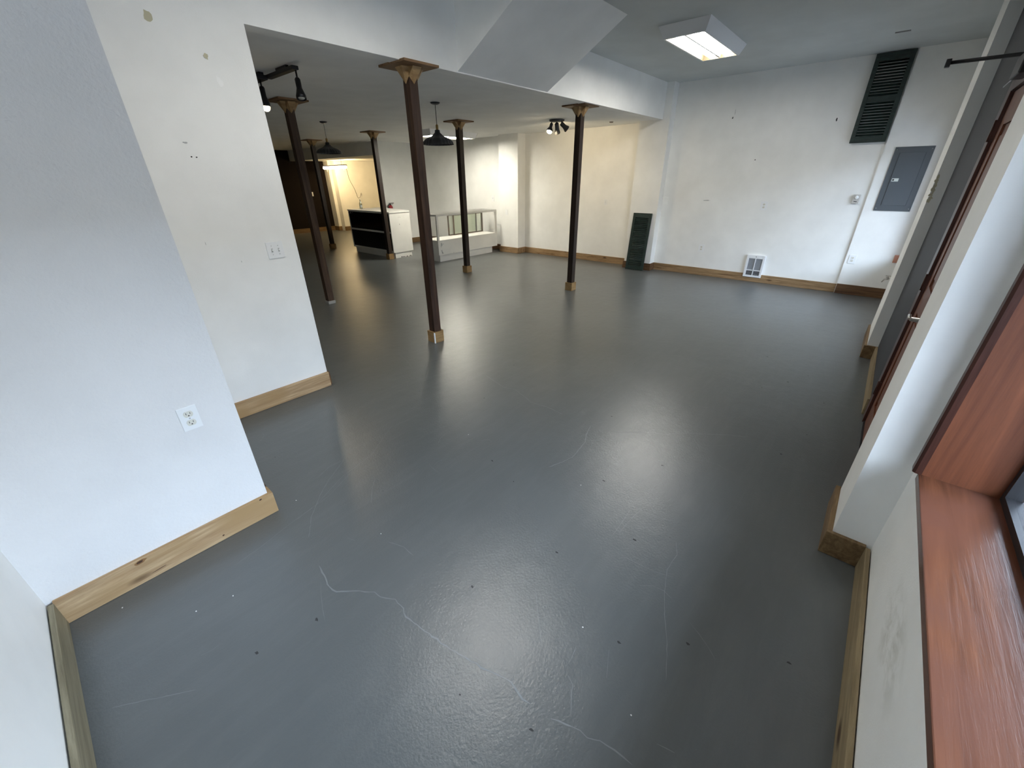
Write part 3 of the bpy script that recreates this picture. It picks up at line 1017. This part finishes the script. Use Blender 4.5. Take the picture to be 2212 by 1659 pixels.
def make_troffer(label, loc, tube='tube_white', L=1.30, Wd=0.52, d=0.105):
    r = thing('ceiling_light', label, 'ceiling light', loc, (0, 0, 0), 'fluorescent ceiling boxes')
    l2, w2, i = L/2, Wd/2, 0.05
    # sloped outer housing, open underneath
    v = [(-l2, -w2, 0), (l2, -w2, 0), (l2, w2, 0), (-l2, w2, 0), (-l2+i, -w2+i, -d), (l2-i, -w2+i, -d), (l2-i, w2-i, -d), (-l2+i, w2-i, -d)]
    k = 0.018
    v += [(-l2+i+k, -w2+i+k, -d), (l2-i-k, -w2+i+k, -d), (l2-i-k, w2-i-k, -d), (-l2+i+k, w2-i-k, -d)]
    v += [(-l2+i+k, -w2+i+k, -0.012), (l2-i-k, -w2+i+k, -0.012), (l2-i-k, w2-i-k, -0.012), (-l2+i+k, w2-i-k, -0.012)]
    f = []
    for a in range(4):
        b2 = (a+1) % 4
        f += [(a, b2, 4+b2, 4+a), (4+a, 4+b2, 8+b2, 8+a)]
    f += [(3, 2, 1, 0)]
    m = MB()
    m._new(v[:12], f)
    m.build('housing', 'white_metal', r)
    m = MB()
    m._new(v[8:], [(0, 1, 5, 4), (1, 2, 6, 5), (2, 3, 7, 6), (3, 0, 4, 7), (4, 5, 6, 7)])
    m.build('reflector', 'reflector', r)
    for y in (-0.085, 0.085):
        MB().tube([(-l2+i+0.05, y, -0.058), (l2-i-0.05, y, -0.058)], 0.042, 14).build('lamp_tube', tube, r)
    MB().prism([(-0.025, -0.014), (0.025, -0.014), (0.008, -0.10), (-0.008, -0.10)], -l2+i+0.03, l2-i-0.03, 'X').build('centre_ridge', 'ridge', r)
    return r


t0 = make_troffer('white fluorescent ceiling box glowing on the high ceiling', (5.69, 2.07, ZH-0.0005), 'tube_front')
make_troffer('white fluorescent ceiling box overhead near the front window', (1.85, 1.95, ZH-0.0005))
make_troffer('white fluorescent ceiling box behind the dark pendant lamp', (6.53, 7.35, ZL-0.0005), 'tube_back')


# pendants
def make_pendant(label, loc):
    r = thing('pendant_lamp', label, 'pendant lamp', loc, (0, 0, 0), 'dark ribbed pendant lamps')
    MB().lathe([(0.0, -0.025), (0.03, -0.025), (0.055, -0.015), (0.062, -0.002), (0.0, -0.002)], n=24).build('canopy', 'pewter', r)
    MB().tube([(0, 0, -0.02), (0, 0, -0.25)], 0.004, 8).build('cord', 'cord_dark', r)
    MB().lathe([(0.0, -0.235), (0.008, -0.236), (0.016, -0.245), (0.017, -0.30), (0.0, -0.30)], n=16).build('socket', 'brass', r)
    sh = MB()
    prof = [(0.018, -0.295), (0.030, -0.298), (0.032, -0.325), (0.048, -0.34), (0.075, -0.365), (0.125, -0.385), (0.165, -0.405), (0.188, -0.43), (0.194, -0.452), (0.200, -0.458), (0.196, -0.462)]
    inner = [(a-0.004, z-0.003) for a, z in prof[::-1][1:]]
    sh.lathe(prof+inner, n=96, flute=24, fl=0.03)
    sh.build('lamp_shade', 'pewter', r)
    return r


pn = make_pendant('dark ribbed pendant lamp nearer, hanging before the fluorescent box', (4.05, 4.736, ZL-0.0005))
dup(pn, (3.98, 7.49, ZL-0.0005), 'dark ribbed pendant lamp farther back, above the far post in shade')

# two-headed black track light by the white wall end
tk = thing('track_light', 'black two headed spot rail on low ceiling by white wall corner', 'track light', (1.94, 4.32, ZL-0.0005))
rail = MB()
rail.prism([(-0.045, -0.02), (-0.045, -0.04), (0.035, -0.04), (0.035, -0.02)], 0.24, 0.42, 'Y') if False else None
rail.box(-0.06, 0.22, -0.062, 0.03, 0.44, -0.026, bev=0.008)
rail.box(0.02, -0.29, -0.050, 0.075, 0.25, -0.022, bev=0.006)
rail.box(-0.02, 0.27, -0.03, 0.02, 0.38, 0.0).box(0.035, -0.15, -0.03, 0.06, 0.05, 0.0)
rail.build('rail', 'black_metal', tk)


def spot_head(parent, top, drop, aim, lit, r0=0.022, r1=0.040, L=0.145, mat='black_metal'):
    top = Vector(top)
    j = top + Vector((0, 0, -drop))
    h = MB()
    h.tube([top, j], 0.0075, 8)
    aim = Vector(aim).normalized()
    q = aim.to_track_quat('Z', 'Y').to_matrix().to_4x4()
    prof = [(0.0, -0.012), (r0*0.7, -0.012), (r0, 0.0), (r0, L*0.45), (r1*0.8, L*0.68), (r1, L*0.85), (r1, L), (r1*0.84, L), (r1*0.74, L*0.86), (0.0, L*0.84)]
    c = MB().lathe(prof, n=20)
    c.xform(Matrix.Translation(j) @ q)
    me = bpy.data.meshes.new('tmp'); c.bm.to_mesh(me); c.bm.free(); h.bm.from_mesh(me); bpy.data.meshes.remove(me)
    ho = h.build('lamp_head', mat, parent)
    b = MB().lathe([(0.0, L*0.86), (r1*0.72, L*0.90), (r1*0.80, L*1.02), (r1*0.70, L*1.14), (r1*0.4, L*1.22), (0.0, L*1.25)] if lit else [(0.0, L*0.86), (r1*0.7, L*0.9), (r1*0.62, L*0.98), (0.0, L*1.0)], n=16)
    b.xform(Matrix.Translation(j) @ q)
    b.build('bulb', 'bulb_warm' if lit else 'cream_plastic', ho)
    return j + aim*L


spot_head(tk, (0.055, -0.27, -0.05), 0.065, (-0.12, -0.28, -0.95), False)
e1 = spot_head(tk, (-0.01, 0.30, -0.06), 0.055, (-0.05, -0.10, -0.95), True)


def spot(name, loc, direction, power, color, angle=80, blend=0.6, size=0.03):
    l = bpy.data.lights.new(name, 'SPOT')
    l.energy = power
    l.color = color
    l.spot_size = math.radians(angle)
    l.spot_blend = blend
    l.shadow_soft_size = size
    o = bpy.data.objects.new(name, l)
    o.location = loc
    o.rotation_euler = Vector(direction).to_track_quat('-Z', 'Y').to_euler()
    COL.objects.link(o)
    return o


spot('track_beam', Vector((1.94, 4.32, ZL)) + e1 + Vector((0, 0, -0.03)), (-0.05, 0.0, -1), 40, (1.0, 0.80, 0.55), 120)

# three-headed ceiling spot near the cream wall
sp = thing('ceiling_spotlight', 'grey three headed ceiling spotlight with one lit bulb', 'spotlight', (6.56, 4.625, ZL-0.0005))
MB().lathe([(0.0, -0.03), (0.11, -0.03), (0.125, -0.02), (0.128, -0.001), (0.0, -0.001)], n=28).build('canopy', 'grey_metal', sp)
# view-left, centre and view-right heads
ex, ey = Vector((0.58, -0.815, 0)), Vector((0.815, 0.58, 0))
e2 = spot_head(sp, tuple(-0.085*ex+Vector((0, 0, -0.03))), 0.03, tuple(-0.30*ex - 0.35*ey + Vector((0, 0, -1))), True, 0.026, 0.055, 0.12, 'grey_metal')
spot_head(sp, tuple(0.0*ex+Vector((0, 0, -0.03))), 0.03, tuple(0.15*ex + 0.6*ey + Vector((0, 0, -1))), False, 0.034, 0.046, 0.15, 'grey_metal')
spot_head(sp, tuple(0.08*ex+Vector((0, 0, -0.03))), 0.03, tuple(1.0*ex + 0.3*ey + Vector((0, 0, -0.8))), False, 0.034, 0.05, 0.13, 'grey_metal')
spot('spot_beam', Vector((6.56, 4.625, ZL)) + e2 + Vector((0, 0, -0.085)), (0.9, 0.15, -0.55), 36, (1.0, 0.80, 0.50), 150, 0.8)

# hanging warm tube in the back room with its swag cord
ht2 = thing('hanging_tube_light', 'warm glowing tube light hanging in the back room', 'tube light', (7.4, 13.75, 2.0))
MB().box(-0.05, -0.70, 0.02, 0.05, 0.70, 0.05, bev=0.006).build('housing', 'white_metal', ht2)
MB().tube([(0, -0.68, -0.02), (0, 0.68, -0.02)], 0.042, 14).build('lamp_tube', 'tube_warm', ht2)
for y in (-0.45, 0.45):
    MB().tube([(0, y, 0.05), (0, y, 0.199)], 0.004, 6).build('hanger', 'cord_brown', ht2)
for y in (-0.55, 0.5):
    MB().tube([(0.0, y, -0.06), (0.005, y+.01, -0.16)], 0.003, 6).build('pull_chain', 'cream_plastic', ht2)
sag = [(x-7.4, y-13.75, z-2.0) for x, y, z in ((7.402, 13.06, 1.96), (7.50, 13.20, 1.82), (7.60, 13.35, 1.69), (7.72, 13.50, 1.58), (7.85, 13.65, 1.484), (7.97, 13.78, 1.39), (8.08, 13.92, 1.30), (8.19, 14.06, 1.19), (8.29, 14.20, 1.10), (8.36, 14.29, 1.062), (8.43, 14.37, 1.05), (8.50, 14.44, 1.056), (8.57, 14.50, 1.075), (8.63, 14.55, 1.13), (8.665, 14.575, 1.19))]
MB().tube(sag, 0.006, 6).build('power_cord', 'cord_brown', ht2)
area('tube_glow', (7.4, 13.75, 1.94), (0, 0, 0), 0.12, 1.35, 14, (1.0, 0.72, 0.36))
area('tube_glow', (7.46, 13.75, 1.98), (0, -PI/2, 0), 0.08, 1.35, 24, (1.0, 0.72, 0.36))
duplex((8.69, 14.5995, 1.17), '-y', 'brown outlet with plugged cord on the warm lit back wall', w=0.08, h=0.12, plug=True)

# ------------------------------------------------------------------ display counter with black glass front
ct = thing('display_counter', 'white counter with black glass front, one dark post at its corner', 'counter', (5.53, 8.30, 0))
CL, CH = 1.72, 0.965
body = MB()
# carcass: white end panels, back, mid and bottom rails around the dark glass
body.box(0.0, 0.0, 0.125, 0.54, 0.03, CH)                      # near end panel
body.box(0.0, CL-0.03, 0.125, 0.70, CL, CH)                    # far end panel
body.prism([(0.48, 0.031), (0.525, 0.031), (0.59, 0.17), (0.76, 0.9), (0.84, CL-0.031), (0.79, CL-0.031), (0.70, 0.9), (0.53, 0.17)], 0.161, CH)
body.box(0.021, 0.031, 0.125, 0.48, CL-0.031, 0.16)              # bottom deck
body.build('carcass', 'white_laminate', ct)
MB().prism([(-0.012, -0.012), (0.545, -0.012), (0.61, 0.14), (0.79, 0.9), (0.87, CL+0.005), (-0.012, CL+0.005)], CH, CH+0.022).build('counter_top', 'white_laminate', ct)
MB().box(0.0, 0.03, 0.535, 0.02, CL-0.03, 0.575).box(0.0, 0.03, 0.125, 0.02, CL-0.03, 0.165).box(0.0, 0.03, CH-0.02, 0.02, CL-0.03, CH).build('front_rail', 'white_laminate', ct)
MB().box(0.006, 0.03, 0.575, 0.016, CL-0.03, CH-0.02).build('glass_panel', 'black_glass', ct)
MB().box(0.006, 0.03, 0.165, 0.016, CL-0.03, 0.535).build('glass_panel', 'black_glass', ct)
MB().box(0.04, 0.015, 0.0, 0.50, CL-0.03, 0.125).build('plinth', 'white_laminate', ct)
mk = MB().use('slot')
mk.disc((0.24, -0.0008, 0.72), (1, 0, 0), (0, 0, 1), 0.006, 0.014, 10, .2)
for k in range(5):
    mk.disc((0.22+k*0.018, -0.0008, 0.868+random.uniform(-.006, .006)), (1, 0, 0), (0, 0, 1), .004, .003, 7, .3)
for k in range(9):
    mk.disc((0.08+random.random()*0.4, 0.0142, 0.012), (1, 0, 0), (0, 0, 1), random.uniform(.006, .016), random.uniform(.006, .012), 7, .4)
mk.build('chip_marks', None, ct)
# small pale triangle mark and letters on the upper glass
gm = MB().use('mark_grey')
gm.poly([(0.0055, CL-0.06, 0.90), (0.0055, CL-0.13, 0.90), (0.0055, CL-0.095, 0.945)])
for k in range(4):
    gm.box(0.0050, CL-0.165-k*0.016, 0.912, 0.0056, CL-0.157-k*0.016, 0.926)
gm.build('logo_mark', None, ct)

# bottle on the counter
b = thing('glass_bottle', 'clear glass bottle standing on the black fronted counter', 'bottle', (5.83, 9.90, CH+0.0225))
MB().lathe([(0.0, 0.0), (0.030, 0.0), (0.034, 0.006), (0.034, 0.105), (0.028, 0.128), (0.014, 0.160), (0.0125, 0.198), (0.015, 0.2), (0.015, 0.207), (0.010, 0.207), (0.0, 0.207)], n=20).build('body', 'bottle_glass', b)
MB().lathe([(0.0345, 0.03), (0.0345, 0.085)], n=20).build('label_band', 'label_white', b)
MB().lathe([(0.016, 0.196), (0.016, 0.212), (0.0, 0.213)], n=16).build('cap', 'cream_plastic', b)

# fire extinguisher, hung on the partition behind the counter
fx = thing('fire_extinguisher', 'red fire extinguisher with black handle behind the white counter', 'fire extinguisher', (6.80, 10.09, 0.71))
MB().lathe([(0.0, 0.0), (0.058, 0.0), (0.064, 0.008), (0.064, 0.255), (0.055, 0.285), (0.030, 0.305), (0.018, 0.31), (0.0, 0.31)], n=24).build('cylinder', 'red', fx)
MB().lathe([(0.0655, 0.08), (0.0655, 0.21)], n=24).build('label_band', 'label_white', fx)
MB().lathe([(0.0, 0.30), (0.020, 0.30), (0.020, 0.34), (0.0, 0.345)], n=14).build('valve', 'black_plastic', fx)
MB().box(-0.035, -0.012, 0.345, 0.115, 0.012, 0.362, bev=0.004).box(-0.03, -0.010, 0.320, 0.09, 0.010, 0.334, bev=0.003).build('handle', 'black_plastic', fx)
MB().tube([(-0.02, 0, 0.33), (-0.07, -0.02, 0.32), (-0.09, -0.03, 0.24), (-0.082, -0.03, 0.1), (-0.072, -0.03, 0.06)], 0.011, 8).build('hose', 'black_plastic', fx)
MB().lathe([(0, 0), (0.014, 0), (0.014, 0.01), (0, 0.01)], n=12).xform(Matrix.Translation((0.04, -0.02, 0.318)) @ Matrix.Rotation(PI/2, 4, 'X')).build('gauge', 'white_plastic', fx)
MB().box(-0.03, 0.06, 0.05, 0.03, 0.0795, 0.30).build('wall_bracket', 'black_metal', fx)

# ------------------------------------------------------------------ glass display case
dcs = thing('display_case', 'low white display case with glass upper half and sliding doors', 'display case', (5.85, 7.10, 0))
L, D, H, DK_ = 1.86, 0.50, 0.97, 0.435
k = MB()
k.box(0.0, 0.0, 0.145, L, D, DK_)
k.build('cabinet_body', 'white_laminate', dcs)
MB().box(0.055, 0.045, 0.0, L-0.14, D-0.03, 0.145).build('plinth', 'white_laminate', dcs)
MB().box(0.0, -0.003, DK_, L, D, DK_+0.012).build('deck', 'white_laminate', dcs)
for x0, x1, y0, y1 in ((0, 0.045, 0, 0.03), (L-0.05, L, 0, 0.03), (0, 0.045, D-0.03, D), (L-0.05, L, D-0.03, D)):
    MB().box(x0, y0, DK_+0.012, x1, y1, H-0.045).build('corner_post', 'white_laminate', dcs)
MB().box(0, 0, H-0.045, L, 0.035, H-0.008).box(0, D-0.035, H-0.045, L, D, H-0.008).box(0, 0.035, H-0.045, 0.035, D-0.035, H-0.008).box(L-0.035, 0.035, H-0.045, L, D-0.035, H-0.008).build('top_rail', 'white_laminate', dcs)
MB().box(-0.004, -0.004, H-0.008, L+0.004, D+0.004, H+0.002).build('glass_top', 'glass', dcs)
MB().box(0.045, 0.008, DK_+0.012, L-0.05, 0.014, H-0.045).build('front_glass', 'glass', dcs)
MB().box(0.010, 0.03, DK_+0.012, 0.016, D-0.03, H-0.045).build('end_glass', 'glass', dcs)
MB().box(L-0.016, 0.03, DK_+0.012, L-0.010, D-0.03, H-0.045).build('end_glass', 'glass', dcs)
for i, (x0, x1, y) in enumerate(((0.70, 1.62, D-0.05), (0.84, 1.80, D-0.075))):
    t = 0.030
    z0, z1 = DK_+0.02, H-0.075
    q = MB().box(x0, y-0.008, z0, x0+t, y+0.008, z1).box(x1-t, y-0.008, z0, x1, y+0.008, z1).box(x0, y-0.008, z0, x1, y+0.008, z0+0.02).box(x0, y-0.008, z1-0.02, x1, y+0.008, z1)
    qo = q.build('sliding_door', 'brown_trim', dcs)
    MB().box(x0+t, y-0.002, z0+0.02, x1-t, y+0.002, z1-0.02).build('door_glass', 'glass_green', qo)
MB().box(0.62, D-0.095, H-0.08, L-0.05, D-0.03, H-0.055).build('door_track', 'brown_trim', dcs)
cm = MB().use('mark_grey')
for (x, z, rx, rz) in ((0.09, 0.36, .018, .03), (0.075, 0.33, .01, .02), (0.085, 0.23, .014, .03), (0.10, 0.20, .01, .035), (0.12, 0.185, .02, .008), (0.13, 0.37, .03, .006), (0.42, 0.16, .01, .008)):
    cm.disc((x, -0.0008, z), (1, 0, 0), (0, 0, 1), rx, rz, 9, .45)
cm.use('slot').disc((0.088, -0.001, 0.195), (1, 0, 0), (0, 0, 1), .006, .015, 8, .3)
cm.build('scuff_marks', None, dcs)
